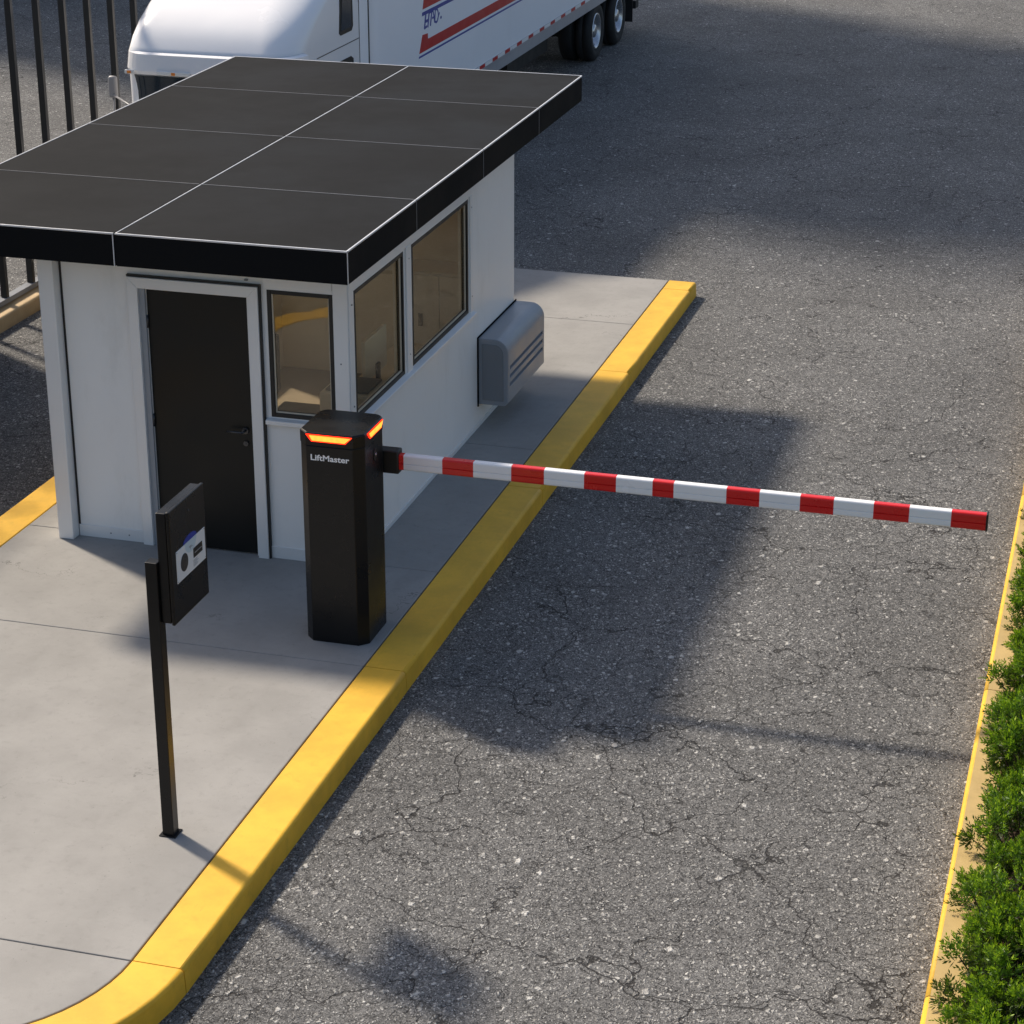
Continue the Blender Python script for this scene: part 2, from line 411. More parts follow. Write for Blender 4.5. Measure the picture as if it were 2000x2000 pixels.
# slabs with open joints
joints = [YN, -1.64, .08, 2.9, 6.8, YF]
s = MB()
gap = .006
npts = nose(-.006)
s.prism([(p[0], min(p[1], YN-gap)) for p in npts][::-1], ZG, 0.0)
for a, b in zip(joints, joints[1:]):
    s.box(XI0+.006, XI1-.006, a+gap/2, b-(gap/2 if b != YF else 0), ZG, 0.0)
s.box(XI0+.01, XI1-.01, YN-.9, YF-.02, ZG, -.03)
o = s.build('pavement', M['concrete'], bevel=.006, seg=2); tag(o, kind='structure')

def kerb_run(mb, inner, outer, z1=0.0, r=.028, mi=0, inner_drop=.0):
    """one kerb piece: inner/outer matching point lists; top outer edge rounded."""
    n = len(inner); prof_n = 4
    rows = []
    for (ix, iy), (ox, oy) in zip(inner, outer):
        d = Vector((ox-ix, oy-iy)); w = d.length; d.normalize()
        pr = [(0, ZG), (0, z1-.008), (.006, z1)]
        for i in range(prof_n+1):
            a = math.pi/2*(1-i/prof_n); pr.append((w-r+r*math.cos(a), z1-r+r*math.sin(a)))
        pr.append((w+.006, ZG))
        rows.append([mb.b.verts.new((ix+d.x*t, iy+d.y*t, z)) for t, z in pr])
    for a, b in zip(rows, rows[1:]):
        for i in range(len(a)-1):
            f = mb.b.faces.new((a[i], a[i+1], b[i+1], b[i])); f.material_index = mi; f.smooth = 2 < i < len(a)-2
    for q in (rows[0], rows[-1]):
        f = mb.b.faces.new(q); f.material_index = mi

kb = MB()
kj = [YN, -1.64, 2.0, 5.24, 8.20, YF]
for a, b in zip(kj, kj[1:]):
    ys = [a+.004+(b-a-.008)*i/8 for i in range(9)]
    wob = lambda y: .0025*noise.noise(Vector((y*1.7, 3, 0)))
    if b == YF: ys = [a+.004, b-.03, b]
    kerb_run(kb, [(XI1+.002, y) for y in ys], [(XO1+wob(y), y) for y in ys])
    kerb_run(kb, [(XI0-.002, y) for y in ys], [(XO0-wob(y), y) for y in ys])
ni, no = nose(.002), nose(RO-RI)
ni = [(x, y-.004) for x, y in ni]; no = [(x, y-.004) for x, y in no]
mid = len(ni)//2
kerb_run(kb, ni[:mid], no[:mid]); kerb_run(kb, ni[mid:], no[mid:])
ca, cb = ni[mid-1], ni[mid]
tag(kb.build('kerb', M['yellow']), kind='structure')

# right-hand kerb of the road, yellow painted edge and dusty top, and the planting bed
kb = MB()
for a, b in ((-16, -8.4), (-8.4, -4.6), (-4.6, -.8), (-.8, 3), (3, 8), (8, 14)):
    ys = [a+.004+(b-a-.008)*i/6 for i in range(7)]
    kerb_run(kb, [(5.095, y) for y in ys], [(4.885, y) for y in ys])
for f in kb.b.faces:
    if max(v.co.x for v in f.verts) < 4.925: f.material_index = 1
o = kb.build('kerb', [M['tan_r'], M['yellow']]); tag(o, kind='structure')
s = MB(); nx, ny = 10, 80
vv = [[s.b.verts.new((5.10+2.3*i/nx, -16+30*j/ny, -.05+.05*noise.noise(Vector((i*.7, j*.6, 1))) )) for j in range(ny+1)] for i in range(nx+1)]
for i in range(nx):
    for j in range(ny): s.b.faces.new((vv[i][j], vv[i+1][j], vv[i+1][j+1], vv[i][j+1]))
tag(s.build('planting_bed', M['soil']), kind='structure')

# left-hand kerb under the fence
kb = MB()
for a, b in ((-6, -1.2), (-1.2, 3.2), (3.2, 7.2), (7.2, 10.2)):
    ys = [a+.004+(b-a-.008)*i/6 for i in range(7)]
    kerb_run(kb, [(-6.07, y) for y in ys], [(-5.80, y) for y in ys])
tag(kb.build('kerb', M['tan']), kind='structure')

# ------------------------------------------------------------------ unseen building, added outside the frame to throw the broad far shade
wh = empty('warehouse', (-23, 32, ZG), 'tall pale grey clad warehouse standing far left behind the truck', 'building')
s = MB(); s.box(-27, -19, 26.8, 38.5, ZG, 29.3); s.build('wall', M['wall_far'], wh)
s = MB(); s.box(-27.0, -19.0, 26.8, 38.5, 29.303, 29.6); s.build('roof', M['grey'], wh)
s = MB()
for zz_ in (4, 9, 14, 19, 24):
    for yy in (26, 30.5, 35):
        s.box(-19, -18.95, yy+1.5, yy+4.0, zz_, zz_+1.8)
s.build('window', M['tglass'], wh)
s = MB(); s.box(-19.0, -18.94, 28, 31.5, ZG, 3.8); s.build('door', M['grey_dark'], wh)

# ------------------------------------------------------------------ booth
booth = empty('guard_booth', (-1.2, 2.2, 0), 'white guard booth with overhanging black panelled flat roof on the island', 'guard booth')
WL, WR, WF, WB, WT, TH = -2.415, 0.0, 0.0, 4.522, 2.405, .09
DL, DR, DT = -1.624, -.81, 2.10            # door leaf
OL, OR_, OT = -1.763, -.697, 2.205         # outer door frame
FW = (-.640, -.116, 1.175, 2.182)          # front window opening
S1 = (.130, 1.292, 1.165, 2.185); S2 = (1.500, 3.050, 1.165, 2.185)
mats = [M['white'], M['inner']]
w = MB(); holed_wall(w, 'y', WF, WF+TH, WL, WR, .0, WT, [(DL-.005, DR+.005, .0, DT+.005), FW]); w.build('wall', mats, booth)
w = MB(); holed_wall(w, 'x', WR, WR-TH, WF+TH, WB, 0, WT, [S1, S2]); w.build('wall', mats, booth)
LW = (.35, 4.1, .35, 2.25); BW = (-2.1, -.3, .7, 2.25)
w = MB(); holed_wall(w, 'x', WL, WL+TH, WF+TH, WB, 0, WT, [LW]); w.build('wall', mats, booth)
w = MB(); holed_wall(w, 'y', WB, WB-TH, WL+TH, WR-TH, 0, WT, []); w.build('wall', mats, booth)
w = MB(); w.box(WL+TH, WR-TH, WF+TH, WB-TH, .002, .02); w.build('floor', M['floor_in'], booth)
w = MB(); w.box(WL+TH, WR-TH, WF+TH, WB-TH, 2.34, 2.38); w.build('ceiling', M['inner'], booth)
# base skirting
w = MB(); w.box(WL+.08, OL, WF-.010, WF-.0005, 0.0, .10); w.box(OR_, WR-.002, WF-.010, WF-.0005, 0, .10); w.box(WR+.0005, WR+.010, .0, WB, 0, .045)
w.build('skirting', M['trim'], booth, bevel=.003)
# header band and flush corner strip
w = MB(); w.box(OR_+.03, -.116-.004, WF-.008, WF-.0005, 2.21, 2.404); w.box(-.114, WR+.004, WF-.010, WF-.0005, 0.0, WT)
w.box(WR+.0005, WR+.012, .002, .105, 1.17, WT); w.box(WR+.0005, WR+.012, .105, 3.13, 2.205, WT)
w.box(WR+.0005, WR+.016, 1.335, 1.455, 1.15, 2.205)
w.box(WR+.0005, WR+.016, 3.082, 3.150, 1.13, 2.205)
w.build('window_trim', M['trim'], booth, bevel=.003)
# corner post, proud of the wall
w = MB(); w.box(WL-.055, WL+.075, -.11, .06, -.0, 2.404)
w.build('corner_post', M['trim'], booth, bevel=.008)
w = MB(); w.box(WL+.076, WL+.092, -.006, -.0005, 0, 2.404); w.build('gasket', M['black'], booth)
# door frame: stiles and head mitred, proud
fr = MB()
d0, d1 = -.045, -.0005
fw_ = .085
fr.prism([(OL, 0), (OL+fw_, 0), (OL+fw_, OT-fw_), (OL, OT)], d0, d1, 'y')
fr.prism([(OR_-fw_, 0), (OR_, 0), (OR_, OT), (OR_-fw_, OT-fw_)], d0, d1, 'y')
fr.prism([(OL, OT), (OL+fw_, OT-fw_), (OR_-fw_, OT-fw_), (OR_, OT)], d0, d1, 'y')
fr.build('door_frame', M['trim'], booth, bevel=.004)
w = MB(); w.box(OL-.004, OR_+.014, -.032, -.0007, OT+.001, OT+.014); w.box(OR_+.001, OR_+.014, -.032, -.0007, 0, OT+.001); w.build('shadow_gap_strip', M['black'], booth)  # black strips drawn for the shadow gap above and right of the frame
# reveal
w = MB(); w.box(OL+fw_+.0005, DL-.006, -.02, .03, 0, DT+.03); w.build('door_reveal', M['grey'], booth)
dr = MB(); dr.box(DL-.004, DR+.002, .012, .052, .012, DT+.003); door = dr.build('door', M['door'], booth, bevel=.003)
tag(door, 'plain black door leaf with a lever handle')
h = MB(); hx, hz = DR-.055, 1.035
h.tube((hx, .012, hz), (hx, -.004, hz), .028, .026, 20); h.tube((hx, -.004, hz), (hx, -.052, hz), .010, .010, 14)
h.tube((hx+.004, -.048, hz), (hx-.135, -.046, hz-.002), .010, .008, 12)
h.build('handle', M['handle'], door)
h = MB(); h.tube((hx, .012, hz-.105), (hx, -.002, hz-.105), .021, .020, 20); h.tube((hx, -.002, hz-.105), (hx, -.006, hz-.105), .008, .008, 12); h.build('lock', M['handle'], door)
h = MB()
for hz_ in (.25, 1.05, 1.85): h.tube((DL-.002, -.002, hz_-.05), (DL-.002, -.002, hz_+.05), .009, .009, 10)
h.build('hinge', M['handle'], door)
for (sx_, sz_) in ((-.06, .25), (-.06, .95), (-.06, 1.65), (-.06, 2.3), (-2.06, .05), (-1.9, .05), (-.3, .05), (-.55, 2.3), (-.3, 2.3)):
    w = MB(); w.tube((sx_, WF-.009, sz_), (sx_, WF-.0125, sz_), .007, .006, 10); w.build('screw', M['grey_dark'], booth)
for (sy_, sz_) in ((.055, 1.3), (.055, 2.1), (1.395, 1.3), (1.395, 2.1), (3.116, 1.3), (3.116, 2.1)):
    w = MB(); w.tube((WR+.011, sy_, sz_), (WR+.0185, sy_, sz_), .007, .006, 10); w.build('screw', M['grey_dark'], booth)
w = MB(); w.box(-.81, -.785, -.014, -.0005, 2.24, 2.252); w.build('sensor_clip', M['grey_dark'], booth)

def window(axis, c, sgn, u0, u1, z0, z1, sill=None, name='window', gm='glass'):
    """black gasket frame, pane and a ledge, in a wall whose outer face is at c; sgn = outward direction"""
    fwid = .032
    P = (lambda a, b, u, v, z, q: (u, v, min(a, b), max(a, b), z, q)) if axis == 'y' else (lambda a, b, u, v, z, q: (min(a, b), max(a, b), u, v, z, q))
    f = MB(); a, b = c+sgn*.004, c-sgn*.05
    f.box(*P(a, b, u0, u0+fwid, z0, z1)); f.box(*P(a, b, u1-fwid, u1, z0, z1))
    f.box(*P(a, b, u0+fwid, u1-fwid, z0, z0+fwid)); f.box(*P(a, b, u0+fwid, u1-fwid, z1-fwid, z1))
    fo = f.build(name, M['black'], booth, bevel=.003)
    f = MB(); a, b = c-sgn*.026, c-sgn*.032
    f.box(*P(a, b, u0+fwid, u1-fwid, z0+fwid, z1-fwid)); f.build('pane', M[gm], fo)
    f = MB(); a, b = c-sgn*.012, c-sgn*.024; e = .010
    f.box(*P(a, b, u0+fwid, u0+fwid+e, z0+fwid, z1-fwid)); f.box(*P(a, b, u1-fwid-e, u1-fwid, z0+fwid, z1-fwid)); f.box(*P(a, b, u0+fwid+e, u1-fwid-e, z0+fwid, z0+fwid+e))
    f.build('glazing_bead', M['wood'], fo)
    if sill:
        f = MB(); s0, s1 = sill
        if axis == 'y': f.prism([(c-.0005, z0-.008), (c-.0005, z0-.055), (c-.042, z0-.055), (c-.042, z0-.020)], s0, s1, 'x')
        else:
            vs = [(c+.0005, z0-.004), (c+.0005, z0-.055), (c+.048, z0-.055), (c+.048, z0-.022)]
            f.prism(vs, s0, s1, 'y')
        f.build('sill', M['trim'], fo, bevel=.003)
    return fo
window('y', WF, -1, *FW, sill=(OR_+.02, -.004))
window('x', WR, 1, *S1, sill=(-.02, 1.396))
window('x', WR, 1, *S2, sill=(1.399, 3.16))
window('x', WL, -1, *LW, gm='glass_clear')  # unseen left window, made large and clear to let light into the booth

# roof: eight panels, bright trims at the edges and the long centre seam
SC = .885
def rx(x): return 5.487+(x-5.487)*SC
def ry(y): return -14.801+(y+14.801)*SC
RXL, RXC, RXR = rx(-4.656), rx(-2.548), rx(-.504)
RY = [ry(v) for v in (1.387, 3.167, 5.221, 7.247, 9.062)]
RZ1, RZ0 = 2.660, 2.412
rf = MB()
rf.box(RXL+.006, RXR-.006, RY[0]+.006, RY[-1]-.006, RZ0+.004, RZ1-.004)
roof = rf.build('roof', M['roof'], booth)
for (xa, xb) in ((RXL, RXC), (RXC, RXR)):
    for i in range(4):
        p = MB(); ga = .005
        p.box(xa+(ga if xa == RXC else 0), xb-(ga if xb == RXC else 0), RY[i]+(0 if i == 0 else ga*.6), RY[i+1]-(0 if i == 3 else ga*.6), RZ0, RZ1)
        p.build('roof_panel', M['roof'], roof, bevel=.004)
t = MB(); q = .011
for (xa, xb) in ((RXL, RXC-.006), (RXC+.006, RXR)):
    t.box(xa, xb, RY[0]-.003, RY[0]+q, RZ1-.010, RZ1+.003)
    t.box(xa, xb, RY[-1]-q, RY[-1]+.003, RZ1-.010, RZ1+.003)
for i in range(4):
    ya, yb = RY[i]+(q+.001 if i == 0 else .006), RY[i+1]-(q+.001 if i == 3 else .006)
    t.box(RXL-.003, RXL+q, ya, yb, RZ1-.010, RZ1+.003)
    t.box(RXR-q, RXR+.003, ya, yb, RZ1-.010, RZ1+.003)
    t.box(RXC+.006, RXC+.006+q, ya, yb, RZ1-.004, RZ1+.003)
t.box(RXR-.002, RXR+.003, RY[0]-.003, RY[0]+.010, RZ0, RZ1-.011)
t.box(RXC-.016, RXC-.007, RY[0]-.003, RY[0]+.004, RZ0, RZ1-.011)
t.build('roof_trim', M['seam'], roof, bevel=.002)
t = MB()
for i in (1, 2, 3):
    t.box(RXL+q+.002, RXC-.008, RY[i]-.004, RY[i]+.004, RZ1-.004, RZ1+.0025)
    t.box(RXC+.020, RXR-q-.002, RY[i]-.004, RY[i]+.004, RZ1-.004, RZ1+.0025)
    t.box(RXR-.001, RXR+.0015, RY[i]-.004, RY[i]+.004, RZ0+.004, RZ1-.012)
t.build('roof_seam', M['seam_dim'], roof)

# things inside the booth
dk = empty('desk', (-.45, 2.2, .02), 'pale desk along the window wall inside the guard booth', 'desk')
s = MB(); s.box(-.75, -.10, .75, 3.3, .72, .76); s.build('desk_top', M['wood'], dk, bevel=.005)
for yy in (.8, 3.2):
    s = MB(); s.box(-.74, -.12, yy, yy+.04, .02, .719); s.build('leg', M['wood'], dk)
mo = empty('monitor', (-.5, 2.0, .76), 'pale backed computer monitor on the desk behind the far side window', 'monitor')
s = MB(); s.box(-.52, -.485, 1.70, 2.25, .90, 1.26); s.build('screen', M['appliance'], mo, bevel=.006)
s = MB(); s.box(-.484, -.46, 1.94, 2.01, .775, 1.0); s.box(-.58, -.38, 1.84, 2.12, .762, .775); s.build('stand', M['chassis'], mo, bevel=.004)
bx_ = empty('printer', (-.4, 1.15, .76), 'white printer on the desk behind the nearer side window', 'printer')
s = MB(); s.box(-.62, -.18, .95, 1.40, .762, 1.06, bev=.02, seg=2); s.build('body', M['appliance'], bx_)
s = MB(); s.box(-.58, -.22, 1.0, 1.36, 1.061, 1.08); s.build('lid', M['grey_dark'], bx_, bevel=.004)
lc = empty('storage_cabinet', (-.55, 4.2, .02), 'white storage cabinet by the back wall inside the guard booth', 'cabinet')
s = MB(); s.box(-.95, -.20, 4.02, 4.42, .021, 1.22, bev=.01); s.build('body', M['appliance'], lc)
for x_ in (-.94, -.572):
    s = MB(); s.box(x_, x_+.362, 4.002, 4.0195, .06, 1.19); dd = s.build('door', M['appliance'], lc, bevel=.003)
    s = MB(); s.box(x_+.16, x_+.20, 3.99, 4.0015, .7, .82); s.build('handle', M['handle'], dd)
nb_ = empty('notice_board', (-1.5, 4.42, 1.3), 'framed pale notice board on the back wall inside the guard booth', 'notice board')
s = MB(); s.box(-1.95, -1.1, 4.405, 4.431, 1.05, 1.75); fr_ = s.build('frame', M['wood'], nb_, bevel=.004)
s = MB(); s.box(-1.91, -1.14, 4.400, 4.4045, 1.09, 1.71); s.build('board', M['appliance'], nb_)
ch = empty('office_chair', (-1.15, 1.9, .02), 'dark office chair behind the desk inside the guard booth', 'chair')
s = MB(); s.box(-1.4, -.92, 1.65, 2.12, .45, .53, bev=.03, seg=3); s.build('seat', M['chassis'], ch)
s = MB(); s.box(-1.47, -1.40, 1.68, 2.1, .62, 1.15, bev=.03, seg=3); s.build('backrest', M['chassis'], ch)
s = MB(); s.tube((-1.16, 1.88, .08), (-1.16, 1.88, .45), .03)
for i in range(5): s.tube((-1.16, 1.88, .09), (-1.16+.28*math.cos(i*1.2566), 1.88+.28*math.sin(i*1.2566), .05), .02, .015, 8)
s.tube((-1.38, 1.9, .47), (-1.44, 1.9, .68), .018); s.build('base', M['handle'], ch)

# ------------------------------------------------------------------ air conditioner on the side wall
ac = empty('air_conditioner', (.14, 3.95, .23), 'grey louvred air conditioner mounted low on the side wall of the booth', 'air conditioner')
A0, A1, AX, AZ0, AZ1 = 3.335, 4.565, .285, .225, .845
def ac_prof(off=0.0):
    pr = [(0.001, AZ0+off), (AX-.03-off, AZ0+off), (AX-off, AZ0+.03+off)]
    r = .13-off
    for i in range(9):
        a = R(90*i/8); pr.append((AX-.13+r*math.cos(a), AZ1-.13+r*math.sin(a)))
    pr.append((0.001, AZ1-off)); return pr
# casing with real slots: front face split into bands
s = MB()
slots = [.395, .475, .555]; sh = .036
pr = ac_prof()
top = [p for p in pr if p[1] > .60]
s.prism([(0.001, .60), (AX, .60)] + top, A0, A1, 'y')
zb = [.600] + []
bands = [(AZ0, slots[0]), (slots[0]+sh, slots[1]), (slots[1]+sh, slots[2]), (slots[2]+sh, .5995)]
s.prism([(0.001, AZ0), (AX-.03, AZ0), (AX, AZ0+.03), (AX, bands[0][1]), (AX-.03, bands[0][1]+.006), (0.001, bands[0][1]+.006)], A0, A1, 'y')
for a, b in bands[1:]:
    s.prism([(AX-.05, a), (AX, a), (AX, b), (AX-.03, b+.006), (AX-.05, b+.006)], A0+.05, A1-.05, 'y')
s.box(0.001, AX, A0, A0+.05, bands[0][1]+.0065, .5995); s.box(0.001, AX, A1-.05, A1, bands[0][1]+.0065, .5995)
cas = s.build('casing', M['grey'], ac)
s = MB(); s.box(AX-.075, AX-.055, A0+.05, A1-.05, AZ0+.02, .599); s.build('grille_back', M['slot'], ac)
# end frame and inset end panel
s = MB(); s.prism(ac_prof(.0), A0-.012, A0-.0005, 'y'); s.build('end_frame', M['grey'], ac, bevel=.006)
e = .045; pr = [(e, AZ0+e), (AX-e*.9, AZ0+e)]
for i in range(7):
    a = R(90*i/6); pr.append((AX-.13+.085*math.cos(a), AZ1-.13+.085*math.sin(a)))
pr.append((e, AZ1-e)); s = MB(); s.prism(pr, A0-.020, A0-.0125, 'y'); s.build('end_panel', M['grey_dark'], ac, bevel=.004)
s = MB(); s.box(.001, .012, A0-.03, A0-.013, AZ0-.02, AZ1+.012); s.box(.001, .010, A0-.0128, A1+.01, AZ1+.001, AZ1+.014); s.build('wall_bracket', M['slot'], ac)
s = MB(); s.box(.05, AX-.055, A0-.0005+.0, A0+.0, AZ0, AZ0+.0) if False else None; s.b.free()

# ------------------------------------------------------------------ barrier gate: cabinet and arm
bg_ = empty('barrier_gate', (.335, -1.095, 0), 'black barrier gate cabinet with glowing orange strips and a striped arm', 'barrier gate')
GX0, GX1, GY0, GY1, GH = .095, .576, -1.345, -.845, 1.60
def cham(x0, x1, y0, y1, c, cb=None, rb=0):
    cb = c if cb is None else cb
    pts = [(x0+c, y0), (x1-c, y0), (x1, y0+c)]
    if rb:
        for i in range(7):
            a = R(90*i/6); pts.append((x1-rb+rb*math.cos(a), y1-rb+rb*math.sin(a)))
        for i in range(7):
            a = R(90+90*i/6); pts.append((x0+rb+rb*math.cos(a), y1-rb+rb*math.sin(a)))
    else: pts += [(x1, y1-cb), (x1-cb, y1), (x0+cb, y1), (x0, y1-cb)]
    pts.append((x0, y0+c)); return pts
s = MB(); s.prism(cham(GX0+.004, GX1-.004, GY0+.004, GY1-.004, .064, rb=.07), .0, 1.502); body = s.build('cabinet', M['cab_black'], bg_, bevel=.003)
# front door panel, proud, and side panel strips
s = MB(); s.box(GX0+.070, GX1-.070, GY0+.000, GY0+.0038, .035, 1.498); s.build('door', M['cab_black'], bg_, bevel=.004)
# cap
pa, pb = cham(GX0, GX1, GY0, GY1, .066, rb=.075), cham(GX0+.010, GX1-.010, GY0+.010, GY1-.010, .062, rb=.07)
s = MB()
lo = [s.b.verts.new((x, y, 1.505)) for x, y in pa]; m1 = [s.b.verts.new((x, y, GH-.010)) for x, y in pa]; hi = [s.b.verts.new((x, y, GH)) for x, y in pb]
n_ = len(pa)
for i in range(n_):
    j = (i+1) % n_
    s.b.faces.new((lo[i], lo[j], m1[j], m1[i])); s.b.faces.new((m1[i], m1[j], hi[j], hi[i]))
s.b.faces.new(lo[::-1]); s.b.faces.new(hi)
cap = s.build('cap', M['cab_black'], bg_, bevel=.002)
# lamps: trapezoids, front and side
def trap(mb, axis, c, a0, a1, b0, b1, z1, z0, th):
    if axis == 'y': mb.prism([(b0, z0), (b1, z0), (a1, z1), (a0, z1)], c-th, c, 'y')
    else: mb.prism([(b0, z0), (b1, z0), (a1, z1), (a0, z1)], c, c+th, 'x')
for axis, c, (a0, a1, b0, b1) in (('y', GY0-.0003, (.165, .505, .205, .455)), ('x', GX1+.0005, (-1.235, -.915, -1.185, -.955))):
    s = MB(); trap(s, axis, c, a0, a1, b0, b1, 1.588, 1.538, .006); lamp = s.build('warning_lamp', M['redglow'], bg_)
    s = MB(); trap(s, axis, c-(.0062 if axis == 'y' else -.0062), a0+.026, a1-.010, b0+.006, b1-.004, 1.582, 1.545, .003); s.build('diffuser', M['orange'], lamp)
# key lock on the side
s = MB()
ly, lz = -1.075, 1.378
pts = [(ly+.030*math.cos(t), lz+.048*math.sin(t)) for t in [2*math.pi*i/28 for i in range(28)]]
s.prism(pts, GX1-.012, GX1+.002, 'x'); lk = s.build('key_lock', M['black'], bg_, bevel=.002)
s = MB(); s.tube((GX1+.002, ly-.002, lz+.005), (GX1+.008, ly-.002, lz+.005), .010, .009, 14); s.build('key_cylinder', M['rim'], lk)
# hub and arm
s = MB(); s.box(.46, .665, -.8435, -.745, 1.150, 1.325, bev=.010, seg=2); s.build('arm_hub', M['black'], bg_)
edges = [.62, .70, .99, 1.22, 1.50, 1.74, 2.03, 2.26, 2.52, 2.67, 3.04, 3.27, 3.55, 3.78, 4.05, 4.29, 4.57, 4.80]
BZ0, BZ1, BY0, BY1 = 1.178, 1.296, -.830, -.765
# arm profile: two rounded halves with a groove on the faces
pf = []
def arc(cy_, cz_, r, a0, a1, n=4): return [(cy_+r*math.cos(R(a0+(a1-a0)*i/n)), cz_+r*math.sin(R(a0+(a1-a0)*i/n))) for i in range(n+1)]
rr_ = .016; zm = BZ0+.052
pf += arc(BY0+rr_, BZ0+rr_, rr_, 180, 270) + arc(BY1-rr_, BZ0+rr_, rr_, 270, 360)
pf += [(BY1, zm-.004), (BY1-.006, zm), (BY1, zm+.004)]
pf += arc(BY1-rr_, BZ1-rr_, rr_, 0, 90) + arc(BY0+rr_, BZ1-rr_, rr_, 90, 180)
pf += [(BY0, zm+.004), (BY0+.006, zm), (BY0, zm-.004)]
s = MB(); rings = [[s.b.verts.new((x, y, z-.0)) for y, z in pf] for x in edges]
for k_, (a, b) in enumerate(zip(rings, rings[1:])):
    for i in range(len(pf)):
        j = (i+1) % len(pf); f = s.b.faces.new((a[i], a[j], b[j], b[i])); f.material_index = 1 if k_ % 2 == 0 else 0
s.b.faces.new(rings[0][::-1]); s.b.faces.new(rings[-1])
arm = s.build('arm', [M['boom_w'], M['boom_r']], bg_); tag(arm, 'long arm striped red and white')
s = MB(); s.box(4.8005, 4.812, BY0-.003, BY1+.003, BZ0-.003, BZ1+.003); s.build('end_cap', M['black'], arm, bevel=.003)

def text_mesh(body, size, mat, name, parent, origin, xdir, ydir, extrude=.001, bold=.0, shear=0.0, width=None, sx=1.0):
    cu = bpy.data.curves.new('t', 'FONT'); cu.body = body; cu.size = size; cu.extrude = extrude; cu.offset = bold; cu.shear = shear
    cu.resolution_u = 3
    to = bpy.data.objects.new('t', cu); col.objects.link(to); bpy.context.view_layer.update()
    dg = bpy.context.evaluated_depsgraph_get(); me = bpy.data.meshes.new_from_object(to.evaluated_get(dg))
    bpy.data.objects.remove(to)
    me.name = name
    xs = [v.co.x for v in me.vertices]; wd = max(xs)-min(xs); kx = (width/wd) if width else sx
    X, Y = Vector(xdir).normalized(), Vector(ydir).normalized(); Z = X.cross(Y); o0 = Vector(origin)-org(parent)
    x0 = min(xs)
    for v in me.vertices:
        c = v.co.copy(); v.co = o0 + X*((c.x-x0)*kx) + Y*c.y + Z*c.z
    me.materials.clear(); me.materials.append(mat)
    o = bpy.data.objects.new(name, me); col.objects.link(o); o.parent = parent; ORG[o.name] = org(parent)
    return o
text_mesh('LiftMaster', .060, M['letter'], 'lettering', bg_, (.195, GY0-.0005, 1.398), (1, 0, 0), (0, 0, 1), .0006, .0013, width=.285)

# ------------------------------------------------------------------ card reader on its post
kp = empty('card_reader_post', (.30, -4.137, 0), 'slim black post carrying a flat black intercom card reader near the kerb', 'card reader')
s = MB(); s.box(.262, .336, -4.175, -4.100, .0, 1.80); s.build('post', M['cab_black'], kp, bevel=.004)
s = MB(); s.box(.3365, .397, -4.150, -3.655, 1.415, 2.105); bodyk = s.build('housing', M['cab_black'], kp, bevel=.006)
s = MB(); s.box(.3995, .421, -4.152, -3.652, 1.405, 2.115); dk_ = s.build('front_cover', M['cab_black'], kp, bevel=.006)
s = MB(); s.tube((.421, -3.885, 2.03), (.4235, -3.885, 2.03), .011, .010, 16); s.build('cover_lock', M['handle'], dk_)
s = MB(); s.box(.4213, .4243, -4.09, -3.68, 1.645, 1.845); pl = s.build('plate', M['plate'], kp, bevel=.0015)
def disc(cy, cz, ry_, rz_, n=32, a0=0, a1=360): return [(cy+ry_*math.cos(R(a0+(a1-a0)*i/n)), cz+rz_*math.sin(R(a0+(a1-a0)*i/n))) for i in range(n + (0 if a1-a0 == 360 else 1))]
s = MB(); s.prism(disc(-3.985, 1.742, .050, .055), .4245, .4275, 'x'); s.build('speaker', M['speaker'], pl, bevel=.001)
s = MB(); s.box(.4245, .4265, -3.855, -3.728, 1.715, 1.775); sl = s.build('card_slot', M['black'], pl)
s = MB(); s.box(.4267, .428, -3.84, -3.74, 1.741, 1.747); s.build('slot_lip', M['rim'], sl)
s = MB(); s.prism(disc(-3.885, 1.845-.0005, .085, .075, 20, 180, 360), .4244, .4248, 'x'); s.build('printed_disc', M['plate_blue'], pl)
s = MB(); s.prism(disc(-3.885, 1.846, .095, .038, 20, 0, 180), .4212, .4222, 'x'); s.build('blue_badge', M['blue'], kp)
s = MB()
for i in range(6):
    z_ = 1.700-.0075*i; s.box(.4244, .4249, -3.862, -3.862+random.uniform(.05, .085), z_, z_+.0022)
s.box(.4250, .4254, -3.915, -3.875, 1.806, 1.809); s.box(.4250, .4254, -3.905, -3.86, 1.798, 1.801); s.box(.4250, .4254, -3.895, -3.892, 1.785, 1.812)
s.build('printed_text', M['ink'], pl)
s = MB()
for yy, zz_ in ((-4.08, 1.655), (-4.08, 1.836), (-3.69, 1.655), (-3.69, 1.836)): s.tube((.4243, yy, zz_), (.4253, yy, zz_), .003, .003, 8)
s.build('plate_screw', M['handle'], pl)
s = MB(); s.box(.245, .353, -4.192, -4.083, .0, .008); s.build('foot_plate', M['cab_black'], kp, bevel=.002)

# ------------------------------------------------------------------ fence
fe = empty('metal_fence', (-6, 5, 0), 'tall black metal fence of square vertical bars on a tan kerb at left', 'fence')
for k_ in range(-9, 8):
    y = 5.66+.598*k_
    s = MB(); s.box(-6.032, -5.962, y-.03, y+.03, .075, 3.30); s.build('bar', M['fence'], fe, bevel=.004)
s = MB(); s.box(-6.045, -5.950, .05, 9.95, .018, .074); s.build('rail', M['grey_dark'], fe, bevel=.004)
s = MB(); s.box(-6.035, -5.960, .05, 9.95, 3.301, 3.36); s.build('rail', M['fence'], fe, bevel=.004)
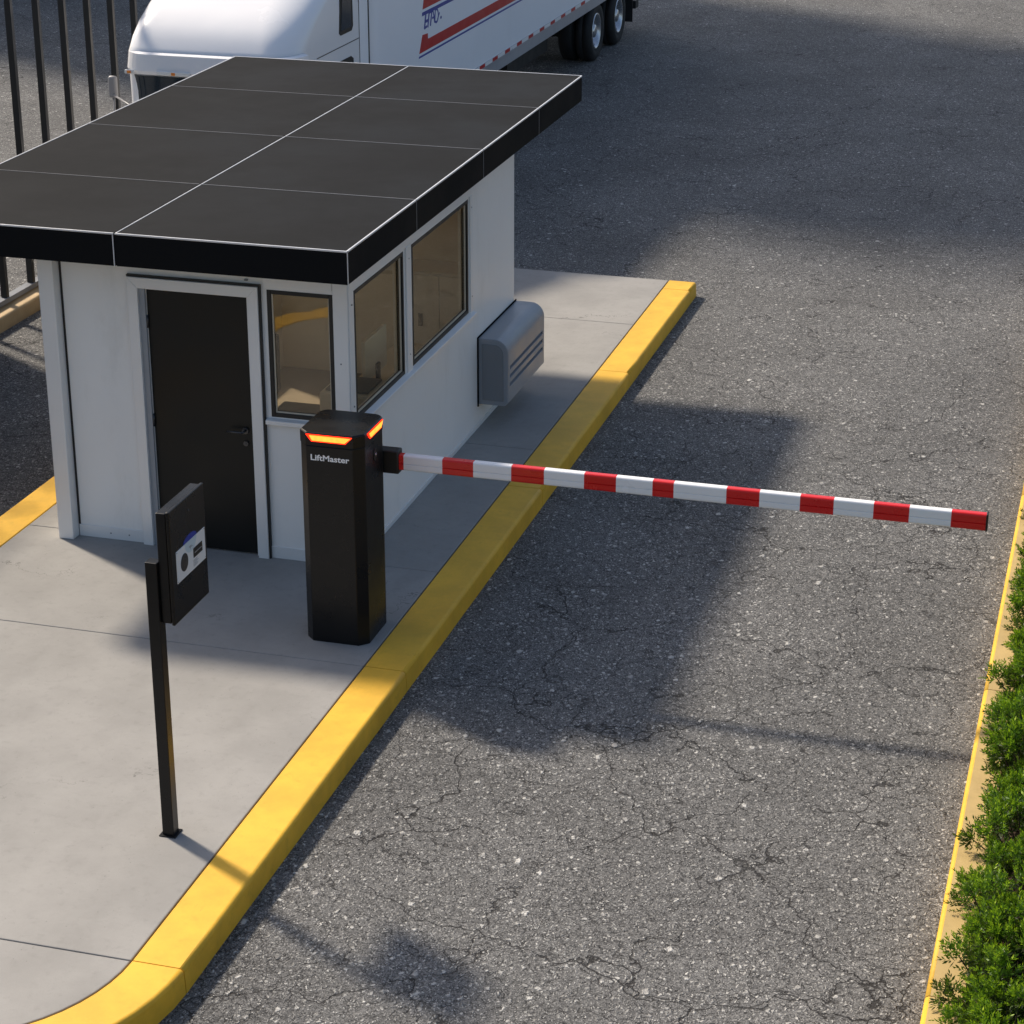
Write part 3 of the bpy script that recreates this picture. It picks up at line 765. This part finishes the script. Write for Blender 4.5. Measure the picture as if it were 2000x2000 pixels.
# solid leaf added outside the frame to shade the near part of the left lane
gl = empty('shade_gate', (-6.2, 2.3, ZG), 'solid dark sheet metal leaf behind the fence, unseen, added to shade the left lane', 'gate')
s = MB(); s.box(-6.30, -6.24, -2.2, 5.0, .05, 3.2); s.build('panel', M['fence'], gl)
s = MB()
for y in (-2.2, 1.3, 4.9): s.box(-6.36, -6.301, y, y+.08, ZG, 3.25)
s.build('frame', M['fence'], gl)
for y in (-1.5, 4.2):
    s = MB(); s.tube((-6.30, y, ZG+.08), (-6.24, y, ZG+.08), .08, .08, 20); s.build('wheel', M['tyre'], gl)

# ------------------------------------------------------------------ truck
tk = empty('semi_truck', (-4.7, 13, ZG), 'white semi truck with a box trailer with red and blue stripes behind the booth', 'truck')
TX0, TX1 = -6.0, -3.45
s = MB(); s.prism(rrect(TX0, TX1, 10.42, 25.4, .30, 8)[:], 0.972, 3.72, 'z')
for f in s.b.faces:
    if abs(f.normal.z) < .5: f.smooth = True
trl = s.build('trailer_box', M['trailer'], tk)
md = trl.modifiers.new('es', 'EDGE_SPLIT'); md.split_angle = R(40)
s = MB(); s.box(TX0+.01, TX1-.012, 10.9, 25.38, .78, .9715); s.build('side_rail', M['rail'], tk, bevel=.006)
s = MB(); s.box(TX1-.011, TX1+.008, 11.05, 25.3, .945, .9712); s.build('lower_moulding', M['rail'], tk)
# reflective tape
s = MB(); y = 14.86-.64*6
while y < 25.0:
    s.box(TX1+.0085, TX1+.0105, y, y+.27, .974-.004, 1.018, 0); s.box(TX1+.0085, TX1+.0105, y+.27, y+.64, .970, 1.018, 1); y += .64
s.build('reflective_tape', [M['red'], M['boom_w']], tk)
s = MB(); s.box(TX1+.0004, TX1+.0084, 10.75, 25.38, .9722, 1.022); s.build('tape_backing', M['rail'], tk)
X1 = TX1+.0018
def decal(poly, mat, name, x=X1):
    q_ = MB(); q_.prism(poly, TX1+.0003, x, 'x'); return q_.build(name, mat, tk)
decal([(12.21, 1.655), (24.5, 1.655), (24.7, 1.79), (12.575, 1.79), (12.575, 1.862), (12.35, 1.875)], M['red'], 'red_stripe')
decal([(12.19, 1.597), (24.4, 1.597), (24.42, 1.622), (12.20, 1.622)], M['blue'], 'blue_stripe')
decal([(12.37, 2.195), (24.9, 2.195), (25.0, 2.62), (12.60, 2.62), (12.50, 2.50)], M['red'], 'red_stripe')
decal([(12.34, 2.112), (24.8, 2.112), (24.82, 2.158), (12.35, 2.158)], M['blue'], 'blue_stripe')
# blue emblem: hand-lettered strokes and a dot
def stroke(mb, pts, w_):
    for (a, b), (c, d) in zip(pts, pts[1:]):
        v = Vector((c-a, d-b)); L = v.length
        if L < 1e-6: continue
        v.normalize(); nrm = Vector((-v.y, v.x))*w_*.75; e_ = v*w_*.3
        mb.prism([(a-e_.x+nrm.x, b-e_.y+nrm.y), (a-e_.x-nrm.x, b-e_.y-nrm.y), (c+e_.x-nrm.x, d+e_.y-nrm.y), (c+e_.x+nrm.x, d+e_.y+nrm.y)], TX1+.0003, TX1+.0018+random.random()*.0006, 'x')
s = MB()
def L_(y, z): return (12.44+y, 1.925+z)
stroke(s, [L_(.0, .02), L_(.06, .19)], .032); stroke(s, [L_(.03, .10), L_(.17, .10)], .024); stroke(s, [L_(.14, .02), L_(.20, .19)], .030)
stroke(s, [L_(.0, .02), L_(.10, .03)], .020); stroke(s, [L_(.22, .19), L_(.36, .19)], .022); stroke(s, [L_(.25, .02), L_(.31, .19)], .030)
stroke(s, [L_(.36, .19), L_(.40, .12), L_(.42, .04)], .020); stroke(s, [L_(.46, .19), L_(.43, .03)], .024); stroke(s, [L_(.33, .10), L_(.44, .10)], .018)
cc = [(12.44+.50+.085*math.cos(R(a)), 1.925+.105+.085*math.sin(R(a))) for a in range(-120, 130, 20)]
stroke(s, cc, .020); stroke(s, [L_(.55, .05), L_(.64, .12)], .016)
s.prism(disc(12.44+.70, 1.975, .030, .020, 14), TX1+.0003, TX1+.0018, 'x')
s.build('emblem', M['blue'], tk)
# trailer underside, axles, wheels
s = MB(); s.box(-5.25, -5.10, 12, 25.2, .55, .779); s.box(-4.35, -4.20, 12, 25.2, .55, .779); s.box(TX0+.1, TX1-.1, 25.15, 25.38, .22, .36)
s.box(-5.0, -4.9, 25.2, 25.3, .36, .779); s.box(-4.5, -4.4, 25.2, 25.3, .36, .779)
for y in (21.97, 23.6): s.box(-5.7, -3.75, y-.06, y+.06, .22, .36)
s.box(-5.3, -4.15, 14.0, 16.5, .25, .54)
s.box(TX0+.45, TX1-.55, 18.2, 20.6, .22, .779)
s.build('trailer_frame', M['chassis'], tk)
s = MB(); s.box(-3.62, -3.50, 13.3, 13.42, ZG+.05, .779); s.box(-3.66, -3.46, 13.24, 13.48, ZG, ZG+.05); s.box(-5.85, -5.73, 13.3, 13.42, ZG+.05, .779); s.build('landing_leg', M['chassis'], tk)
s = MB(); s.box(-4.02, -3.47, 24.55, 24.57, .08, .75); s.box(-5.98, -5.43, 24.55, 24.57, .08, .75); s.build('mud_flap', M['chassis'], tk)
s = MB(); s.box(TX1-.005, TX1+.02, 24.9, 25.38, .86, .96); s.box(-3.8, -3.44, 25.20, 25.50, .62, .80); s.build('rear_bumper', M['chassis'], tk)
def wheel(x, y, side, r=.505):
    z = ZG+r-.006
    q_ = MB(); d_ = side
    q_.lathe_x((x, y, z), [(0, .28), (-d_*.01, .30), (d_*.012, .36), (d_*.018, .44), (-d_*.02, .487), (-d_*.05, r), (-d_*.12, r), (-d_*.125, r-.016), (-d_*.135, r-.016), (-d_*.14, r), (-d_*.22, r), (-d_*.25, .48), (-d_*.265, .40), (-d_*.30, .40), (-d_*.32, .48), (-d_*.35, r), (-d_*.52, r), (-d_*.56, .45), (-d_*.56, .28)], 44)
    w_ = q_.build('wheel', M['tyre'], tk)
    q_ = MB(); q_.lathe_x((x, y, z), [(-d_*.012, .302), (d_*.004, .296), (d_*.002, .275), (-d_*.05, .255), (-d_*.12, .235), (-d_*.135, .20), (-d_*.12, .15), (-d_*.10, .125), (-d_*.04, .115), (-d_*.02, .10), (-d_*.01, .06), (-d_*.01, .001)], 44)
    for i in range(10):
        t_ = 2*math.pi*i/10; q_.tube((x-d_*.115, y+.165*math.cos(t_), z+.165*math.sin(t_)), (x-d_*.075, y+.165*math.cos(t_), z+.165*math.sin(t_)), .016, .013, 8)
    q_.build('rim', M['rim'], w_)
    q_ = MB()
    for i in range(10):
        t_ = 2*math.pi*(i+.5)/10; q_.tube((x-d_*.131, y+.205*math.cos(t_), z+.205*math.sin(t_)), (x-d_*.126, y+.205*math.cos(t_), z+.205*math.sin(t_)), .020, .020, 10)
    q_.build('hand_hole', M['black'], w_)
for y in (21.97, 23.6):
    wheel(-3.50, y, 1); wheel(-5.95, y, -1)
for y in (9.5, 6.9):
    wheel(-3.60, y, 1); wheel(-5.42, y, -1)
# cab lofted from rounded footprints, windshield raked, fairing sweeping back
def footprint(x0, x1, y0, y1, r, n=8):
    pts = []
    for i in range(n+1):
        a = R(180+90*i/n); pts.append((x0+r+r*math.cos(a), y0+r+r*math.sin(a)))
    for i in range(n+1):
        a = R(270+90*i/n); pts.append((x1-r+r*math.cos(a), y0+r+r*math.sin(a)))
    pts += [(x1, y1), (x0, y1)]
    return pts
CX0, CX1, CYB = -5.50, -3.45, 9.96
levels = [(.30, 7.86, .16), (1.30, 7.84, .20), (1.9, 7.80, .28), (2.18, 7.76, .34), (2.36, 7.76, .36), (2.41, 7.80, .36), (2.50, 7.86, .38), (2.64, 8.02, .42), (2.80, 8.30, .46), (2.97, 8.74, .48), (3.12, 9.1, .48), (3.23, 9.42, .46), (3.27, 9.62, .34)]
s = MB(); rings = []
for z, y0, r in levels:
    ins = max(0, (z-2.6)*.10); ins_l = .0+max(0, (z-2.3)*.04)
    # front corners rounder at the left, broad roll to the side wall at the right
    pts = []
    x0, x1 = CX0+.05+ins_l*1.2, CX1-ins*.35
    rl, rr2 = r*.55, r*1.05
    n = 8
    for i in range(n+1):
        a = R(180+90*i/n); pts.append((x0+rl+rl*math.cos(a), y0+rl+rl*math.sin(a)))
    for i in range(n+1):
        a = R(270+90*i/n); pts.append((x1-rr2+rr2*math.cos(a), y0+rr2*1.3+rr2*1.3*math.sin(a)))
    pts += [(x1, CYB), (x0, CYB)]
    rings.append([s.b.verts.new((x, y, z)) for x, y in pts])
for a, b in zip(rings, rings[1:]):
    for i in range(len(a)):
        j = (i+1) % len(a); f = s.b.faces.new((a[i], a[j], b[j], b[i])); f.smooth = True
s.b.faces.new(rings[0][::-1]); s.b.faces.new(rings[-1])
cabo = s.build('cab', M['truck'], tk); md = cabo.modifiers.new('es', 'EDGE_SPLIT'); md.split_angle = R(50)
# windshield band under the visor
s = MB(); wr = []
for z, yo in ((1.25, 7.815), (1.55, 7.80), (1.92, 7.775), (2.11, 7.742)):
    pts = []
    for i in range(7):
        a = R(195+75*i/6); pts.append((-5.44+.26+.26*math.cos(a), yo+.26+.26*math.sin(a)))
    for i in range(7):
        a = R(270+70*i/6); pts.append((-3.53-.30+.30*math.cos(a), yo+.36+.36*math.sin(a)))
    wr.append([s.b.verts.new((x, y-.012, z)) for x, y in pts])
for a, b in zip(wr, wr[1:]):
    for i in range(len(a)-1):
        f = s.b.faces.new((a[i], a[i+1], b[i+1], b[i])); f.smooth = True
s.build('windshield', M['tglass'], tk, recalc=True)
# A pillars
s = MB(); s.tube((-5.44, 7.93, 1.25), (-5.40, 7.88, 2.14), .022, .022, 8); s.tube((-3.52, 7.95, 1.25), (-3.50, 7.90, 2.14), .03, .03, 8); s.build('pillar', M['truck'], tk)
# visor: a lip wrapping the front, grey band and lower edge with marker lamps
def ringpts(yo, out, z):
    pts = []
    for i in range(9):
        a = R(180+90*i/8); pts.append((-5.38+.24+(.24+out)*math.cos(a), yo+.24+(.24+out)*math.sin(a), z))
    for i in range(9):
        a = R(270+85*i/8); pts.append((-3.47-.36+(.36+out)*math.cos(a), yo+.44+(.44+out)*math.sin(a), z))
    return pts
s = MB(); lv = [(7.755, .015, 2.370), (7.755, .075, 2.355), (7.755, .10, 2.175), (7.755, .085, 2.135), (7.755, .01, 2.14)]
rg = [[s.b.verts.new(p) for p in ringpts(*q_)] for q_ in lv]
for a, b in zip(rg, rg[1:]):
    for i in range(len(a)-1):
        f = s.b.faces.new((a[i], a[i+1], b[i+1], b[i])); f.smooth = False
vis = s.build('sun_visor', M['truck'], tk)
for xc, wd in ((-5.33, .11), (-4.80, .40), (-4.30, .18), (-3.9, .11)):
    s = MB(); s.box(xc-wd/2, xc+wd/2, 7.635, 7.66, 2.140, 2.185, bev=.008, seg=2); lh = s.build('marker_lamp', M['lens'], vis)
    s = MB(); s.box(xc-.02, xc+.025, 7.627, 7.634, 2.147, 2.178); s.build('bulb', M['amber'], lh)
# side windows, door line
s = MB(); s.prism([(9.28, 2.40), (9.33, 2.37), (9.70, 2.37), (9.75, 2.42), (9.74, 2.86), (9.70, 2.90), (9.40, 2.90), (9.35, 2.86)], CX1-.03, CX1+.006, 'x'); so = s.build('side_window', M['black'], tk)
s = MB(); s.prism([(9.33, 2.42), (9.68, 2.42), (9.69, 2.85), (9.40, 2.85)], CX1+.0065, CX1+.010, 'x'); s.build('pane', M['tglass'], so)
s = MB(); s.prism([(8.75, 1.45), (9.72, 1.45), (9.74, 2.04), (9.66, 2.08), (8.95, 2.08)], CX1-.02, CX1+.006, 'x'); so = s.build('side_window', M['black'], tk)
s = MB(); s.prism([(8.82, 1.5), (9.67, 1.5), (9.69, 2.02), (8.98, 2.02)], CX1+.0065, CX1+.010, 'x'); s.build('pane', M['tglass'], so)
s = MB(); s.box(CX1-.01, CX1+.002, 8.55, CYB, 2.236, 2.246); s.build('body_seam', M['black'], tk)
s = MB(); s.box(CX1-.03, CX1+.003, CYB+.0005, CYB+.014, .7, 3.2); s.build('body_seam', M['black'], tk)
s = MB(); s.box(CX0+.15, CX1+.0, CYB+.001, CYB+.055, .7, 3.24); s.box(CX1-.045, CX1-.008, CYB+.0555, 10.31, .75, 3.24); s.box(CX0+.1, CX0+.14, CYB+.0555, 10.31, .75, 3.24); s.build('side_extender', M['trailer'], tk, bevel=.01)
s = MB(); s.box(CX1-.30, CX1-.03, 10.33, 10.41, .98, 3.5); s.build('gap_seal', M['black'], tk)
# bonnet, bumper, grille, headlamps (mostly hidden behind the booth)
s = MB(); rings = []
for y, zt, hw in ((7.85, 1.28, 1.08), (7.3, 1.24, 1.05), (6.6, 1.12, .98), (6.15, .98, .90), (5.98, .80, .84)):
    xc = -4.60; ring = []
    for (dx, z) in ((-hw, .35), (-hw, zt*.62), (-hw*.86, zt*.90), (-hw*.5, zt), (hw*.5, zt), (hw*.86, zt*.90), (hw, zt*.62), (hw, .35)): ring.append(s.b.verts.new((xc+dx, y, z)))
    rings.append(ring)
for a, b in zip(rings, rings[1:]):
    for i in range(8): f = s.b.faces.new((a[i], a[(i+1) % 8], b[(i+1) % 8], b[i])); f.smooth = True
s.b.faces.new(rings[0]); s.b.faces.new(rings[-1][::-1])
s.build('hood', M['truck'], tk)
s = MB(); s.box(-5.05, -4.15, 5.955, 5.985, .40, .78, bev=.01); s.build('grille', M['rim'], tk)
s = MB(); s.box(-5.60, -3.60, 5.80, 6.05, .02, .34, bev=.04, seg=2); s.build('bumper', M['truck'], tk)
for xc in (-5.3, -3.9):
    s = MB(); s.box(xc-.13, xc+.13, 5.96, 6.06, .42, .62, bev=.03, seg=2); s.build('headlight', M['lens'], tk)
s = MB(); s.box(-5.1, -4.1, 6.2, 11.5, .15, .5); s.build('frame_rails', M['chassis'], tk)
# side mirror standing out at the far side
s = MB(); s.box(-6.03, -5.92, 8.50, 8.57, 1.66, 1.92, bev=.034, seg=3); mi_ = s.build('side_mirror', M['stem_grey'], tk)
s = MB(); s.tube((-5.97, 8.54, 1.66), (-5.98, 8.50, 1.25), .012); s.tube((-5.97, 8.52, 1.70), (-5.42, 7.98, 1.66), .012); s.tube((-5.98, 8.50, 1.25), (-5.42, 8.1, 1.22), .012); s.build('mirror_arm', M['stem_grey'], mi_)

# ------------------------------------------------------------------ hedge shrubs
def sprig(b, p, d, L, mi, n=11):
    """feathery needle spray: thin stem with narrow leaves spread around it"""
    d = d.normalized(); a = d.orthogonal().normalized(); c = d.cross(a)
    ph = random.random()*6.28
    for i in range(n):
        t_ = .12+.88*i/(n-1); base = p+d*L*t_
        ang = ph+i*2.4; side = a*math.cos(ang)+c*math.sin(ang)
        ld = (d*(.55+.7*t_)+side*(1.05-.45*t_)).normalized()
        ll = L*random.uniform(.32, .50)*(1.05-.35*t_); wd = ld.cross(Vector((random.uniform(-1, 1), random.uniform(-1, 1), random.uniform(-1, 1)))).normalized()*ll*.17
        q0 = b.verts.new(base); q1 = b.verts.new(base+ld*ll*.5+wd); q2 = b.verts.new(base+ld*ll); q3 = b.verts.new(base+ld*ll*.5-wd)
        f = b.faces.new((q0, q1, q2, q3)); f.material_index = 2 if (mi == 0 and t_ > .6 and random.random() < .6) else mi
def shrub_mesh(seed, rad=.36, hgt=.50):
    random.seed(seed)
    fo = bmesh.new(); st = MB()
    nb = 27
    for i in range(nb):
        u = random.random(); th = 6.283*(i*.618 % 1)+random.uniform(-.2, .2)
        el = math.asin(min(1, u**.75)) if i > 8 else random.uniform(.0, .3)
        rr = random.uniform(.70, 1.12)
        tip = Vector((math.cos(th)*math.cos(el)*rad*rr, math.sin(th)*math.cos(el)*rad*rr, .10+math.sin(el)*(hgt-.10)*rr+random.uniform(-.02, .04)))
        b0 = Vector((tip.x*.18, tip.y*.18, .02)); bd = (tip-b0).normalized()
        mid_ = b0.lerp(tip, .55)+Vector((0, 0, -.03))
        st.tube(b0, mid_, .007, .005, 5, caps=False); st.tube(mid_, tip, .005, .0025, 5, caps=False)
        clr = random.uniform(.075, .11)
        ns = 25
        for j in range(ns):
            dv = Vector((random.gauss(0, 1), random.gauss(0, 1), random.gauss(.25, .9))).normalized()
            out = (dv*.8+Vector((tip.x, tip.y, 0))/rad*.4+Vector((0, 0, .75))).normalized()
            p = tip-bd*.06+dv*clr*random.uniform(.1, .6)
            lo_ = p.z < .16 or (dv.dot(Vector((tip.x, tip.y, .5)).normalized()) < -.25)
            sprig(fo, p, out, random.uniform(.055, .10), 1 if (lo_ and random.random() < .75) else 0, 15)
        for j in range(5):
            p = b0.lerp(tip, random.uniform(.35, .8)); dv = Vector((random.gauss(0, 1), random.gauss(0, 1), random.gauss(.6, .6))).normalized()
            sprig(fo, p, dv, random.uniform(.06, .10), 1, 8)
    me = bpy.data.meshes.new('foliage'); fo.to_mesh(me); fo.free(); me.materials.append(M['leaf']); me.materials.append(M['leaf_inner']); me.materials.append(M['leaf_new'])
    ms = bpy.data.meshes.new('stem'); st.b.to_mesh(ms); st.b.free(); ms.materials.append(M['bark'])
    return me, ms
variants = [shrub_mesh(s_) for s_ in (3, 11, 23, 42)]
random.seed(5)
rows = []
y = -5.62; i = 0
ORD = ['nearest', 'second', 'third', 'fourth', 'fifth', 'sixth', 'seventh', 'eighth', 'ninth', 'tenth', 'eleventh', 'twelfth', 'thirteenth', 'fourteenth', 'fifteenth', 'sixteenth', 'seventeenth', 'eighteenth', 'nineteenth', 'twentieth', 'twenty-first', 'twenty-second']
while y < 3.4:
    rows.append((5.325+random.uniform(-.035, .045), y, i % 4, random.uniform(0, 6.28), random.uniform(.92, 1.10), 0, i)); y += random.uniform(.46, .54); i += 1
y = -5.4; j = 0
while y < 3.4:
    rows.append((5.94+random.uniform(-.05, .05), y, (i+1) % 4, random.uniform(0, 6.28), random.uniform(.98, 1.15), 1, j)); y += random.uniform(.52, .60); i += 1; j += 1
for kk, (x, y, vi, rz, sc_, back, num) in enumerate(rows):
    sh_ = bpy.data.objects.new('juniper_shrub', None); col.objects.link(sh_)
    sh_.location = (x, y, -.05); sh_.rotation_euler = (0, 0, rz); sh_.scale = (sc_, sc_, sc_*random.uniform(.92, 1.1))
    lab = ('%s shrub from the bottom of the picture in the far row of the hedge' if back else '%s bright green shrub from the bottom of the picture along the right hand kerb') % ORD[num]
    tag(sh_, lab, 'shrub', 'shrubs in the hedge behind the right hand kerb')
    for nm, me in zip(('foliage', 'stem'), variants[vi]):
        c = bpy.data.objects.new(nm, me); col.objects.link(c); c.parent = sh_
